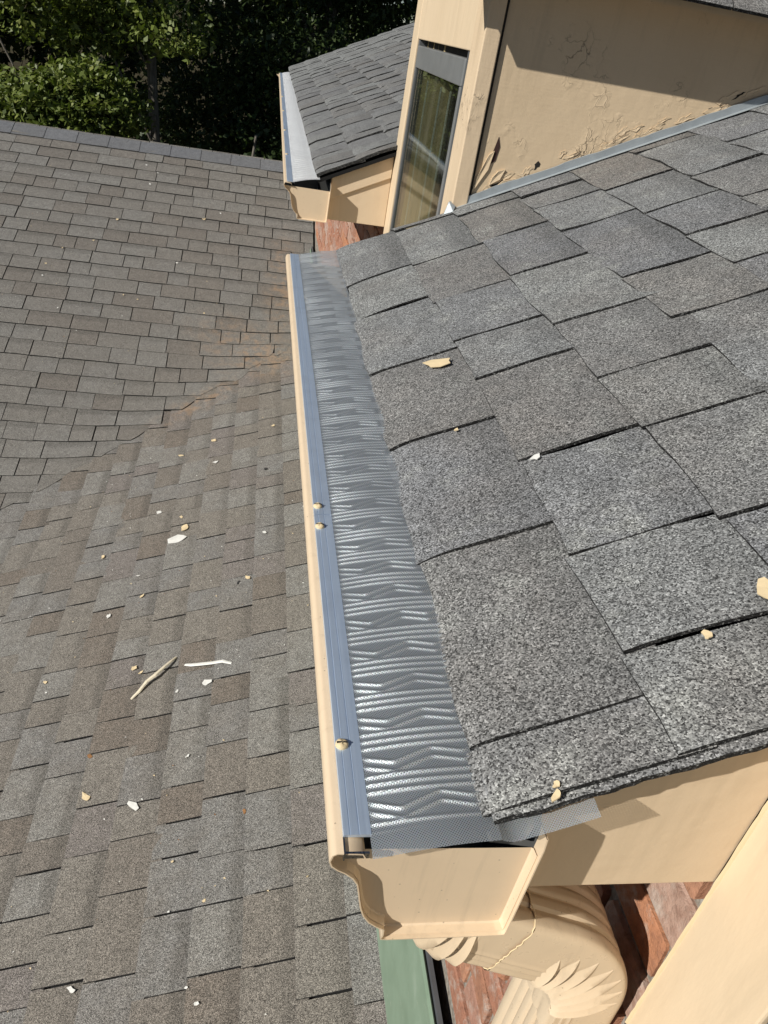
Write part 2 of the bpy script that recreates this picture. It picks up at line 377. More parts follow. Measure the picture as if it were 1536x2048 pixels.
def lay(parent, pl, course, u_range, mats, variants, e=.1414, gap=.003, wmin=.1, wmax=.26, joints=None, limit=300, keep=None, lift=.0015, name='shingle', ncourse=10, v0=0., warp=None, clip=False):
    """lays one roof slope tab by tab; returns nothing"""
    cand = []
    for k in range(ncourse):
        v = v0 + k * e
        if joints and k in joints: js = sorted(joints[k])
        else:
            js = []; u = u_range[0] + random.uniform(.05, .2)
            while u < u_range[1] - .05: js.append(u); u += random.choice((random.uniform(wmin, wmax), random.uniform(wmin, (wmin + wmax) / 2), random.uniform((wmin + wmax) / 2, wmax)))
        us = [u_range[0]] + js + [u_range[1]]
        for a, b_ in zip(us[:-1], us[1:]):
            if b_ - a < .012: continue
            c = pl.p((a + b_) / 2, v + e * .5)
            ok = keep(c) if keep else True
            if not ok: continue
            g = gap * random.uniform(.5, 1.3)
            q = project(c); size = (1 / q[2] if q else 0)
            vis = in_frame(c, 130)
            cand.append((vis, size, pl.mat(a + g / 2, v + random.uniform(-.0015, .0015), random.choice((0, 0, lift, lift * 1.6)), b_ - a - g)))
    cand.sort(key=lambda c: (not c[0], -c[1]))
    rest = []
    for i, (vis, s, m) in enumerate(cand):
        me = random.choice(variants)
        if i < limit and vis and warp:
            wv = [m @ v.co for v in me.vertices]
            if clip:       # shingles of the upper slope are cut along the valley
                co_ = random.uniform(.0, .085)
                for q in wv:
                    xl = (q.y - VB) / VA + co_ + .012 * math.sin(q.y * 31 + co_ * 90)
                    q.z -= .009 * min(1, max(0, (q.x - xl + .05) / .05)); q.x = min(q.x, xl)
            dz = [warp(q) for q in wv]
            if max(dz) > (.0045 if clip else .002):
                u = me.copy(); u.vertices.foreach_set('co', [c_ for q, d in zip(wv, dz) for c_ in (q.x - parent.location.x, q.y - parent.location.y, q.z + d - parent.location.z)]); u.update()
                o = bpy.data.objects.new(name, u); COL.objects.link(o); o.parent = parent; continue
        if i < limit and vis:
            o = bpy.data.objects.new(name, me); COL.objects.link(o); o.parent = parent
            o.matrix_parent_inverse = Matrix.Identity(4); o.matrix_basis = Matrix.Translation(-parent.location) @ m
        else: rest.append((me, m))
    if rest:
        b = MB()
        for me, m in rest:
            i = len(b.v); b.v += [tuple(Matrix.Translation(-parent.location) @ m @ v.co) for v in me.vertices]
            for p in me.polygons: b.f.append(tuple(i + q for q in p.vertices)); b.mi.append(p.material_index)
        o = b.build('outlying_shingles', mats, parent); o['kind'] = 'stuff'

TAN = .4731; RC = 1 / math.hypot(1, TAN)
def roof_z(x): return .0803 + TAN * (x - .2312)
E_ = .1414

# ================================================================== SETTING
g = MB(); g.grid([[(-400 + 800 * i / 8, -400 + 1200 * j / 8, -5.2) for i in range(9)] for j in range(9)], 0)
o = g.build('ground', 'ground'); tag(o, 'shaded brown woodland floor with patches of grass below the roofs', 'ground', kind='structure')

# ------------------------------------------------------------------ brick wall (x = .37)
XB = .372
wall = empty('brick_wall', 'old red and orange brick wall under the soffit of the eaves', 'brick wall', (XB, 0, -1.6))
wm = MB().box((.012, .06, -3.6), (.25, 7.55, 1.47)); wm.build('mortar', 'mortar', wall)
bv = []
for s in range(5):
    r = random.Random(s); b = bmesh.new(); bmesh.ops.create_cube(b, size=1)
    bmesh.ops.scale(b, vec=(.1, .195, .058), verts=b.verts); bmesh.ops.bevel(b, geom=b.edges[:], offset=.005, segments=1, affect='EDGES')
    for v in b.verts: v.co += Vector((r.uniform(-.003, .003), r.uniform(-.003, .003), r.uniform(-.003, .003)))
    me = bpy.data.meshes.new('brick'); b.to_mesh(me); b.free(); me.materials.append(M['brick']); bv.append(me)
nb = 0
for c in range(20):
    z = -.145 - c * .071
    for k in range(-1, 38):
        y = .06 + (k + (.5 if c % 2 else 0)) * .205 + .1
        if y > 7.4: continue
        near = y < 1.25; far = 2.6 < y < 6.2 and z > -1.1
        if not (near or far) or nb >= 300: continue
        o = bpy.data.objects.new('brick', random.choice(bv)); COL.objects.link(o); o.parent = wall
        o.location = (.05 + random.uniform(-.004, .004), y, z + 1.6); o.rotation_euler = (0, random.uniform(-.02, .02), random.uniform(-.012, .012)); nb += 1

# ------------------------------------------------------------------ lower side roof
LT, LZ = .3617, -1.5915
low = empty('side_roof', 'lower weathered brown shingle roof slope beneath the gutter, littered with paint chips', 'roof', (0, 2.5, LZ))
pl = Plane((0.1386, 0, LZ + LT * .1386), (0, 1, 0), (1, 0, LT))
dk = MB()
a = [(-2.4, -1.2), (.375, -1.2), (.375, 7), (-2.4, 7)]
dk.prism([(x, y - 2.5, LT * x - .012) for x, y in a], (0, 0, -.06)); dk.build('roof_deck', 'felt', low)
VAR_OLD = [tab_mesh('shingle', E_ * 1.22, .0048, ('shingle_old', 'edge'), 3, 3, .0005, .0008, ragged=.0015, seed=i) for i in range(8)]
VA, VB = .3617 / .3813, (-1.5915 + 3.3735) / .3813
def smax(x, y):
    a_, b_ = LT * x + LZ, .3813 * y - 3.3735; K = .2; h = max(K - abs(a_ - b_), 0) / K
    return max(a_, b_) + h * h * K / 4
def valley(x): return (LT * x + LZ + 3.3735) / .3813
lay(low, Plane(pl.p(0, -12 * E_), pl.U, pl.V), None, (-.6, 6.2), ('shingle_old', 'edge'), VAR_OLD, wmin=.11, wmax=.24, ncourse=14,
    keep=lambda c: c.x < .37 and c.y < valley(c.x) + .1 and c.y > -.3, gap=.0055, lift=.002, warp=lambda q: smax(q.x, q.y) - (LT * q.x + LZ))

# ------------------------------------------------------------------ cross gable roof behind
UT, UZ = .3813, -3.3735
cross = empty('cross_roof', 'brown grey shingle gable slope rising to a ridge in front of the trees', 'roof', (-1, 7.08, UZ + UT * 7.08))
ry = 7.08; rz = UZ + UT * ry
dk = MB(); dk.prism([(-4.5 + 1, 3.0 - ry, UT * (3.0 - ry) - .014), (1.37, 3.0 - ry, UT * (3.0 - ry) - .014), (1.37, 0, -.014), (-4.5 + 1, 0, -.014)], (0, 0, -.06)); dk.build('roof_deck', 'felt', cross)
dk = MB(); dk.prism([(-3.5, 0, -.012), (1.37, 0, -.012), (1.37, 3.2, -3.2 * UT), (-3.5, 3.2, -3.2 * UT)], (0, 0, -.06)); dk.build('back_slope', 'shingle_cross', cross)
VAR_X = [tab_mesh('shingle', E_ * 1.2, .0098, ('shingle_cross', 'edge'), 2, 2, .001, .0008, rise=.0085, ragged=.002, seed=20 + i) for i in range(8)]
cosu = 1 / math.hypot(1, UT)
v_start = 3.1
plu = Plane((0, 6.6979 - 27 * E_ * cosu, UZ + UT * (6.6979 - 27 * E_ * cosu)), (1, 0, 0), (0, 1, UT))
lay(cross, plu, None, (-2.9, .37), ('shingle_cross', 'edge'), VAR_X, wmin=.13, wmax=.29, ncourse=30, gap=.006, lift=.002,
    keep=lambda c: c.y > valley(c.x) - .09, warp=lambda q: smax(q.x, q.y) - (.3813 * q.y - 3.3735) + .002, clip=True)
# ridge caps
n = 14
for k in range(n):
    x0 = -3.1 + k * .25
    b = MB(); rows = []
    for x in (x0, x0 + .262):
        lift = .02 if x == x0 else .0235
        rows.append([(x + 1, -.15, -.15 * UT + lift), (x + 1, -.03, -.03 * UT + lift + .002), (x + 1, .0, lift + .001), (x + 1, .03, -.03 * UT + lift + .002), (x + 1, .15, -.15 * UT + lift)])
    b.grid(rows, 0)
    b.grid([[(p[0], p[1], p[2] - .011) for p in r][0:1] + [r[0]] for r in rows], 1)
    b.grid([[(p[0], p[1], p[2] - .011) for p in rows[1]], rows[1]], 1)
    b.build('ridge_cap', ('ridge', 'edge'), cross)

# ------------------------------------------------------------------ eave roofs
def eave_roof(y0, y1, label, mats, joints, variants_fn, ncourse, far=False, seed=0):
    root = empty('eave_roof', label, 'roof', (.155, y0, -.11))
    ox, oy, oz = root.location
    L = lambda p: (p[0] - ox, p[1] - oy, p[2] - oz)
    x_top = .108 + ncourse * E_ * RC
    d = MB()
    d.prism([L((.112, y0 + .006, roof_z(.112) - .004)), L((x_top, y0 + .006, roof_z(x_top) - .004)), L((x_top, y0 + .006, roof_z(x_top) - .016)), L((.112, y0 + .006, roof_z(.112) - .016))], (0, y1 - y0 - .012, 0))
    d.build('roof_deck', 'felt', root)
    return root, x_top
# near
NJ = {0: [1.255, 1.045, .795, .555, .312, .07], 1: [1.515, 1.24, 1.0, .807, .665, .432, .25, .114], 2: [1.47, 1.241, 1.004, .756, .56, .42, .236],
      3: [1.447, 1.336, 1.148, .843, .66, .41, .2], 4: [1.306, 1.1, .93, .77, .5], 5: [1.49, 1.216, 1.02, .85], 6: [1.356, 1.17, .95]}
Y0, Y1 = .012, 1.545
near, xt = eave_roof(Y0, Y1, 'near grey granule shingle roof beside the mesh guard, scattered with paint chips', None, NJ, None, 10)
pln = Plane((.108, 0, roof_z(.108)), (0, 1, 0), (1, 0, TAN))
random.seed(11)
for k in range(10):
    v = k * E_ ; js = NJ.get(k)
    if js is None:
        js = []; u = .15
        while u < 1.45: js.append(u); u += random.uniform(.14, .28)
    us = [Y0] + sorted(js) + [Y1 + (0.004 if k else 0)]
    if k >= 2: us[0] = .045      # upslope of the near dormer's cheek
    us = [us[0]] + [u for u in us[1:] if u > us[0] + .02]
    for i, (a, b_) in enumerate(zip(us[:-1], us[1:])):
        W_ = b_ - a; gap = random.uniform(.0014, .0026)
        t = random.choice((.0026, .0031, .0038)); nvv = 9; nu = max(3, int(W_ / .035)); r = random.Random(k * 31 + i)
        Lg = E_ * 1.2; bb = MB(); rows = []
        vs = [0, .006, .014, .026, .045, .07, .1, .13, Lg]
        ph = r.uniform(0, 6); am = r.uniform(.0008, .0022); skew = r.uniform(-.003, .003); bow = r.uniform(-.0035, .0035)
        dr = (.007 if k == 0 else .0008) * r.uniform(.7, 1.2)
        lift = r.uniform(0, .0012)
        for q, vv in enumerate(vs):
            row = []
            for j in range(nu + 1):
                s = j / nu
                n = t + .0042 * (1 - vv / Lg) + lift - dr * math.exp(-vv / .022) + am * math.sin(ph + s * W_ * 28 + vv * 30) * (1 - vv / Lg)
                n += .0016 * math.exp(-(s * W_) / .012) * (r.random() < 2) - .0012 * math.exp(-((1 - s) * W_) / .012)
                rag = (r.uniform(-.0013, .0013) + .0016 * math.sin(ph * 2 + s * W_ * 33)) if q == 0 else 0
                uu = a + gap / 2 + s * (W_ - gap) + (bow * math.sin(math.pi * min(1, vv / .14)) + skew * vv / .14 if j in (0, nu) else 0)
                row.append(pln.p(uu, v + vv + rag + (skew * 2 * s if q == 0 else 0), n) - near.location)
            rows.append(row)
        bb.grid(rows, 0)
        dn = lambda P_: Vector(P_) - pln.N * t * 1.1
        bb.grid([[dn(P_) for P_ in rows[0]], rows[0]], 1)
        Lq = [q[0] for q in rows]; bb.grid([[dn(P_) for P_ in Lq], Lq], 1, flip=True)
        Rq = [q[-1] for q in rows]; bb.grid([[dn(P_) for P_ in Rq], Rq], 1)
        ob = bb.build('shingle', ('shingle', 'edge'), near)
        ob.data.attributes.new('vv', 'FLOAT', 'POINT').data.foreach_set('value', [(Vector(q) + near.location - pln.O).dot(pln.V) - v for q in bb.v])
# starter course showing along the near rake, two ragged layers
for lay_, (yo, no, xa) in enumerate(((.002, .0, .113), (-.001, -.003, .116))):
    r = random.Random(lay_ + 5); rows = [[], [], []]
    for i in range(60):
        x = xa + i * (.5 - xa) / 59; v = (x - .108) / RC
        y = Y0 - .004 + yo * -1 + .0012 * math.sin(i * .9) * r.random() + r.uniform(-.0003, .0003)
        top = pln.p(y + (.004 if x > .33 else 0), v, no + .003) - near.location; bot = pln.p(y, v, no - .002) - near.location; inn = pln.p(y + .1, v, no + .003) - near.location
        rows[0].append(bot); rows[1].append(top); rows[2].append(inn)
    b = MB(); b.grid(rows[:2], 1); b.grid(rows[1:], 0); b.build('starter_strip', ('shingle', 'edge'), near)
# gable board, fascia, soffit
YB = .04
def carpentry(root, yb, y_end, trim=False, mat='cream'):
    ox, oy, oz = root.location; L = lambda x, y, z: (x - ox, y - oy, z - oz)
    b = MB(); b.prism([L(.157, yb, -.11), L(.3595, yb, -.11), L(.3595, yb, roof_z(.3595) - .017), L(.157, yb, roof_z(.157) - .017)], (0, .02, 0))
    bevel(b.build('gable_board', mat, root), .0015)
    b = MB(); b.box(L(.157, yb + .0205, -.108), L(.175, y_end, roof_z(.157) - .022)); b.build('fascia_board', mat, root)
    b = MB(); b.box(L(.1755, yb + .0205, -.107), L(XB + .01, y_end, -.095)); b.build('soffit', mat, root)
    if trim:
        b = MB(); b.prism([L(.158, yb - .008, roof_z(.158) - .088), L(.358, yb - .008, roof_z(.358) - .088), L(.358, yb - .008, roof_z(.358) - .018), L(.158, yb - .008, roof_z(.158) - .018)], (0, .0079, 0))
        bevel(b.build('rake_trim', mat, root), .002)
carpentry(near, YB, Y1 - .035)
b = MB(); b.prism([(.002, Y1 - .034 - Y0, .001), (.2, Y1 - .034 - Y0, .001), (.2, Y1 - .034 - Y0, roof_z(.355) - .02 + .11), (.002, Y1 - .034 - Y0, roof_z(.157) - .02 + .11)], (0, .02, 0)); b.build('gable_board', 'cream', near)

# far
FY0, FY1 = 2.462, 7.85
far, xt = eave_roof(FY0, FY1, 'far grey shingle roof slope behind the narrow window', None, None, None, 12)
VAR_F = [tab_mesh('shingle', E_ * 1.2, .0085, ('shingle_far', 'edge'), 3, 2, .007, .0015, rise=.007, ragged=.001, seed=50 + i) for i in range(8)]
plf = Plane((.108, 0, roof_z(.108)), (0, 1, 0), (1, 0, TAN))
lay(far, plf, None, (FY0, FY1), ('shingle_far', 'edge'), VAR_F, wmin=.1, wmax=.2, ncourse=12, gap=.014, lift=.003,
    keep=lambda c: True)
carpentry(far, 2.495, FY1 - .05, trim=True)

# ------------------------------------------------------------------ gutters
PROF = [(.0245, -.004), (.022, .0005), (.004, .0015), (.0005, -.001), (-.001, -.008), (.001, -.0135), (.006, -.0185), (.012, -.0225), (.018, -.0285), (.0222, -.036), (.0245, -.046), (.0265, -.056), (.029, -.067), (.0325, -.077), (.038, -.086), (.045, -.0925), (.051, -.0965), (.0515, -.1045), (.0505, -.1095), (.056, -.1105), (.10, -.1105), (.146, -.1105), (.152, -.1095), (.153, -.105), (.154, -.06), (.1552, -.0095), (.1555, .0), (.1545, .014)]
def gutter(y0, y1, label, screws, xshift=0.):
    root = empty('gutter', label, 'gutter', (0, y0, 0))
    Ln = y1 - y0; th = .0011
    def ring(y, off):
        pts = []
        for i, (x, z) in enumerate(PROF):
            a = Vector(PROF[max(0, i - 1)]); c = Vector(PROF[min(len(PROF) - 1, i + 1)]); d = (c - a).normalized(); nrm = Vector((-d.y, d.x))
            pts.append((x + nrm.x * off + xshift * y, y, z + nrm.y * off))
        return pts
    b = MB(); ys = [0, .004, .012] + [Ln * k / 12 for k in range(1, 13)]
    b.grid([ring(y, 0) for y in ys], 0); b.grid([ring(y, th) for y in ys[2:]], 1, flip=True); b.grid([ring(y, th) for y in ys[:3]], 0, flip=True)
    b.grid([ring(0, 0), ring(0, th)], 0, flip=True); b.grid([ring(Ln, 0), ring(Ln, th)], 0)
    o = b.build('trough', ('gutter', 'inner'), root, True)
    # end caps set a little inside the rim, with a turned flange
    for yc, sgn in ((.011, 1), (Ln - .011, -1)):
        in_ = [p for p in ring(0, th)][4:-2]
        cx = .09; cz = -.055
        outer = [(x, yc, z) for x, _, z in in_]
        mid = [(x + (cx - x) * .035, yc, z + (cz - z) * .035) for x, _, z in in_]
        rim = [(x, yc - sgn * .0075, z) for x, _, z in in_]
        rim2 = [(x + (cx - x) * .012, yc - sgn * .0078, z + (cz - z) * .012) for x, _, z in in_]
        b = MB(); b.v = mid[:]; b.f = [tuple(range(len(mid)))]; b.mi = [0]
        sm = [(x + (cx - x) * .02, yc - sgn * .0015, z + (cz - z) * .02) for x, _, z in in_]
        b.grid([mid, sm, rim2], 0)
        b.grid([rim2, rim], 0)
        cap = b.build('end_cap', 'gutter', root)
        # rolled seam along the top edge of the cap
    # guard strip: extruded flat bar with two shallow grooves
    st = [(.0085, .0018), (.0088, .0044), (.0128, .0046), (.0133, .004), (.0138, .0046), (.0195, .0047), (.02, .0041), (.0205, .0047), (.0285, .0049), (.0289, .0018)]
    b = MB(); n = 2 if Ln < 2 else 6; yy = .0125
    for k in range(n):
        ya = yy + (Ln - yy - .004) * k / n; yb_ = yy + (Ln - yy - .004) * (k + 1) / n - .0012
        if Ln < 2: ya, yb_ = ((yy, .424 - y0), (.4255 - y0, Ln - .004))[k]
        q = MB(); q.prism([(x + xshift * ya, ya, z) for x, z in st], (xshift * (yb_ - ya), yb_ - ya, 0))
        q.build('guard_strip', 'strip', root)
    # micro mesh with pressed ribs
    P = .0405; X0 = .0275; X1 = .116
    ny = int((Ln + .012) / .00085) if Ln < 2 else int(Ln / .0013); nx = 44 if Ln < 2 else 12
    ya = -.006 if Ln < 2 else .0
    ys = np.linspace(ya, Ln - .004, ny); xs = np.linspace(0, 1, nx)
    Yg, Xg = np.meshgrid(ys, xs, indexing='ij')
    x = X0 + (X1 - X0) * Xg
    z = .0042 + .0195 * np.clip((Xg) / 1.0, 0, 1) ** 1.1 + .003 * np.sin(np.pi * Xg)
    zig = np.interp(Xg, [0, .06, .27, .6, .87, 1], [.0045, .001, -.005, .0055, .0, .0045])
    jit = .0006 * np.sin(Yg * 11.3) + .0003 * np.sin(Yg * 37 + 2 * Xg)
    ph = np.mod(Yg + jit + .0385 + .004 * Xg, P)
    zig = zig * (1 + .12 * np.sin(Yg * 29 + 1.3))
    ph2 = np.mod(Yg + jit * 1.4 + .0385 + .004 * Xg - zig, P)
    h = np.zeros_like(x)
    for c in (.0045, .0115, .0185): h += np.exp(-((ph - c) / .0016) ** 2)
    for c in (.0262, .0345): h += 1.0 * np.exp(-((ph2 - c) / .0015) ** 2)
    edge = np.clip(Xg / .05, 0, 1)
    z = z + (.0018 if Ln < 2 else .0036) * (1 + .12 * np.sin(Yg * 17 + 4 * Xg) + .08 * np.sin(Yg * 61 - 7 * Xg)) * h * edge * np.clip((Yg - .012) / .01, 0, 1) + .0006 * np.sin(Yg * 47 + 3 * Xg) * Xg
    sag = np.clip((.01 - Yg) / .022, 0, 1); z = z - .001 * sag ** 2
    verts = np.stack([x + xshift * Yg, Yg, z], -1).reshape(-1, 3)
    idx = np.arange(ny * nx).reshape(ny, nx)
    f = np.stack([idx[:-1, :-1], idx[:-1, 1:], idx[1:, 1:], idx[1:, :-1]], -1).reshape(-1, 4)
    me = bpy.data.meshes.new('guard_mesh'); me.from_pydata(verts.tolist(), [], f.tolist()); me.materials.append(M['mesh' if Ln < 2 else 'mesh_glare'])
    me.polygons.foreach_set('use_smooth', [True] * len(me.polygons)); me.update()
    o = bpy.data.objects.new('guard_mesh', me); COL.objects.link(o); o.parent = root
    if Ln < 2:     # the tail of the mesh that runs on under the shingles and shows past the rake
        b = MB(); rows = []
        for i in range(16):
            x_ = .116 + (.182 - .116) * i / 15; zr = roof_z(x_) - .0085 - .0
            z0 = 0.0237 if i == 0 else 0.0237 + (zr - 0.0237) * min(1, i / 3)
            rows.append([(x_, ya + k * .035 / 6, z0 - .001 * max(0, (.01 - (ya + k * .035 / 6)) / .022) ** 2 - .0012 * math.sin(i / 15 * 3.14)) for k in range(7)])
        b.grid(rows, 0, flip=True); b.build('mesh_tail', 'mesh', root, True)
    for ys_ in screws:
        q = MB(); cx, cy, cz = .0137 + xshift * (ys_ - y0), ys_ - y0, .0047
        rings = []
        for r_, h_ in ((.0001, .0034), (.0028, .0033), (.0046, .0024), (.0052, .001), (.0052, -.001)):
            rings.append([(cx + r_ * math.cos(a), cy + r_ * math.sin(a), cz + h_ * (1 + .12 * math.sin(3 * a + ys_ * 9))) for a in [2 * math.pi * i / 14 for i in range(14)]])
        q.grid(rings, 0, closed=True, flip=True); s = q.build('screw', 'chip', root, True)
        q = MB(); q.box((cx - .0042, cy - .0006, cz + .0026), (cx + .0042, cy + .0006, cz + .0037)); q.build('slot', 'gap', s)
    if Ln < 2:     # hanger clip visible in the open end of the lip
        q = MB(); q.box((.0095, .0002, -.0045), (.0265, .0018, .0012)); q.box((.0082, -.001, -.005), (.0094, .012, .003)); q.build('hanger_clip', 'steel', root)
        # crumpled bit of bare metal at the back top corner of the cap
        q = MB(); rows = []
        for i in range(7):
            t = i / 6; rows.append([(.128 + .028 * t, .012 - .006 * math.sin(t * 5), -.004 + .012 * t + .003 * math.sin(6 * t)), (.130 + .026 * t, .022, .001 + .016 * t), (.13 + .026 * t, .05, .004 + .012 * t)])
        q.grid(rows, 0); q.build('back_flange', 'steel', root, True)
    return root
gutter(0.0, 1.545, 'near cream gutter with an aluminium strip and ribbed steel mesh guard', [.4417, .4, .0922], xshift=-.005)
gutter(2.44, 7.42, 'far cream gutter with bright mesh guard at the edge of the trees', [3.0, 3.7, 4.5, 5.3], xshift=0.004)

# ------------------------------------------------------------------ downspout
ds = empty('downspout', 'cream corrugated downspout with two pleated elbows under the gutter end', 'downspout', (.308, .09, -1.42))
def path(pts, rad, seg=14):
    out = [(Vector(pts[0]), 0, 0)]
    for i in range(1, len(pts) - 1):
        p, a, c = Vector(pts[i]), Vector(pts[i - 1]), Vector(pts[i + 1])
        d0 = (a - p).normalized(); d1 = (c - p).normalized(); ang = d0.angle(d1); t = rad[i - 1] / math.tan(ang / 2)
        A, B = p + d0 * t, p + d1 * t; cen = p + (d0 + d1).normalized() * (rad[i - 1] / math.sin(ang / 2))
        for k in range(seg + 1):
            s = k / seg; v = (A - cen).lerp(B - cen, s); v = v.normalized() * rad[i - 1]; out.append((cen + v, s, i))
    out.append((Vector(pts[-1]), 0, 0)); return out
def spout(name, p2, hb, hy, yc, rib=.0032, pleats=(), extra=0., mat='spout', side_ribs=True):
    """p2: list of (pos2d, s, bend id) along the run in the x-z plane"""
    NS = 176; b = MB(); rows = []
    for i, (p, s, bid) in enumerate(p2):
        a = p2[max(0, i - 1)][0]; c = p2[min(len(p2) - 1, i + 1)][0]; d = (c - a).normalized(); nrm = Vector((d.y, -d.x))  # throat side
        row = []
        for k in range(NS):
            th = 2 * math.pi * (k + .5) / NS; ct, st = math.cos(th), math.sin(th)
            q = 10.0; r = (abs(ct) ** q + abs(st) ** q) ** (-1 / q); u = r * ct; w_ = r * st     # u along the bend normal, w along y
            off = 0
            if abs(u) > .9 and abs(w_) < .86 and not (u > 0 and bid):      # pressed flutes on the two broad faces
                ph = (w_ / .86 * 2.25) % 1; off -= rib * math.exp(-((ph - .5) / .17) ** 2)
            if side_ribs and abs(w_) > .9 and .25 < u < .85:
                ph = ((u - .25) / .6 * 3) % 1; off += rib * .35 * math.exp(-((ph - .5) / .2) ** 2)
            for (pb, n_, am, reach) in pleats:
                if bid == pb:
                    fall = max(0., min(1., (u + reach) / (1 + reach))); saw = (s * n_) % 1
                    prof = saw ** 1.4 if saw < .86 else (1 - saw) / .14
                    edge = min(1, s / .06, (1 - s) / .06)
                    off += am * fall ** .8 * (1 - .9 * max(0, min(1, (u - .6) / .38))) * (prof - .3) * edge * (1 if abs(w_) > .8 or u > .6 else .6)
            du = u * (hb + extra) + (off * (1 if u > 0 else -1) if abs(u) > .9 else off * ct); dw = w_ * (hy + extra) + (off * (1 if w_ > 0 else -1) if abs(w_) > .9 else off * st)
            row.append((p.x + nrm.x * du - ds.location.x, yc + dw - ds.location.y, p.y + nrm.y * du - ds.location.z))
        rows.append(row)
    b.grid(rows, 0, closed=True, flip=False)
    o = b.build(name, mat, ds, True); o.data.set_sharp_from_angle(angle=math.radians(24)); return o
full = path([(.126, -.107), (.126, -.186), (.31, -.272), (.312, -.62)], [.06, .115], 110)
cut = next(i for i, q in enumerate(full) if q[2] == 2)
A_, B_ = full[cut - 1][0], full[cut][0]
m1 = A_.lerp(B_, .62); m0 = A_.lerp(B_, .42)
e1 = full[:cut] + [(A_.lerp(B_, t), 0, 0) for t in (.2, .45, .62)]
E1 = spout('upper_elbow', e1, .040, .046, .09, pleats=((1, 4, .003, .3),))
e2 = [(m0, 0, 0), (m0.lerp(B_, .3), 0, 0)] + full[cut:-1] + [(full[-2][0].lerp(full[-1][0], .12), 0, 0)]
E2 = spout('lower_elbow', e2, .040, .046, .09, pleats=((2, 7, .003, .3),), extra=.0016)
pe = full[-2][0]
spout('straight_pipe', [(Vector((.313, pe.y + .01)), 0, 0), (Vector((.313, -.5)), 0, 0), (Vector((.313, -1.0)), 0, 0), (Vector((.313, -1.40)), 0, 0)], .037, .043, .09, side_ribs=False, rib=.003)
def pleat(elbow, bid, sc, ws, reach, hb, hy, curve, h=.0042):
    seg = [(p, q) for p, q, b_ in full if b_ == bid]; n_ = len(seg) - 1
    def at(sv, u, out):
        f = max(0, min(n_ - 1e-6, sv * n_)); k = int(f); p = seg[k][0].lerp(seg[k + 1][0], f - k); d = (seg[k + 1][0] - seg[k][0]).normalized(); nr_ = Vector((d.y, -d.x))
        return (p.x + nr_.x * u * hb - ds.location.x, -(hy + out), p.y + nr_.y * u * hb - ds.location.z)
    rows = []; N = 18
    for i in range(N + 1):
        t = i / N; u = .99 - reach * t; w_ = ws * (math.sin(math.pi * min(1, .18 + .82 * t)) ** .8) + .001; c_ = sc - curve * t * t
        rnd_ = -.004 * max(0, (u - .82) / .18) ** 2            # follows the rounded corner
        hh = h * math.sin(math.pi * min(1, .2 + .8 * t)) + .0002
        rows.append([at(c_ - w_ * 1.5, u, -.0006 + rnd_), at(c_ - w_ * .3, u, hh * .45 + rnd_), at(c_ + w_ * .45, u, hh + rnd_), at(c_ + w_ * .62, u, hh * .9 + rnd_), at(c_ + w_ * .8, u, -.0008 + rnd_)])
    b = MB(); b.grid(rows, 0); o = b.build('pleat', 'spout', elbow, True); o.data.set_sharp_from_angle(angle=math.radians(50)); return o
for i in range(7): pleat(E2, 2, .1 + .14 * i, .048, (1.15, 1.4, 1.6, 1.72, 1.78, 1.78, 1.7)[i], .0416, .0476, .07, .0052)
for i in range(3): pleat(E1, 1, .5 + .23 * i, .085, 1.25, .040, .046, .14, .006)
# crimped seam: a thin jagged bead round the joint
d_ = (B_ - A_).normalized(); nr = Vector((d_.y, -d_.x)); b = MB(); rows = []; r = random.Random(3)
for k in range(97):
    th = 2 * math.pi * k / 96; ct, st = math.cos(th), math.sin(th); q = 7.; rr = (abs(ct) ** q + abs(st) ** q) ** (-1 / q)
    jag = r.uniform(-.0012, .0012); c = m0 + d_ * jag
    row = []
    for a in range(6):
        an = a * math.pi / 3; ro = .0005 * math.cos(an); al = .0007 * math.sin(an)
        u = rr * ct * (.0418 + ro); w_ = rr * st * (.0478 + ro)
        row.append((c.x + nr.x * u + d_.x * al - ds.location.x, w_, c.y + nr.y * u + d_.y * al - ds.location.z))
    rows.append(row)
b.grid(rows, 0, closed=True); b.build('seam_bead', 'caulk', ds, True)

# ------------------------------------------------------------------ green flashing board at the foot of the wall
b = MB(); b.prism([(.338, 0, LZ + LT * .338), (.352, 0, LZ + LT * .345), (.352, 0, -1.085), (.346, 0, -1.075), (.341, 0, -1.085)], (0, 7, 0))
gf = bevel(b.build('wall_flashing', 'green'), .003); gf.location.y = .0
tag(gf, 'green painted metal flashing along the foot of the brick wall', 'flashing')
b = MB(); b.box((.3525, 0, -1.5), (.361, 7, -1.068)); lb = b.build('backing_board', 'frame', gf)

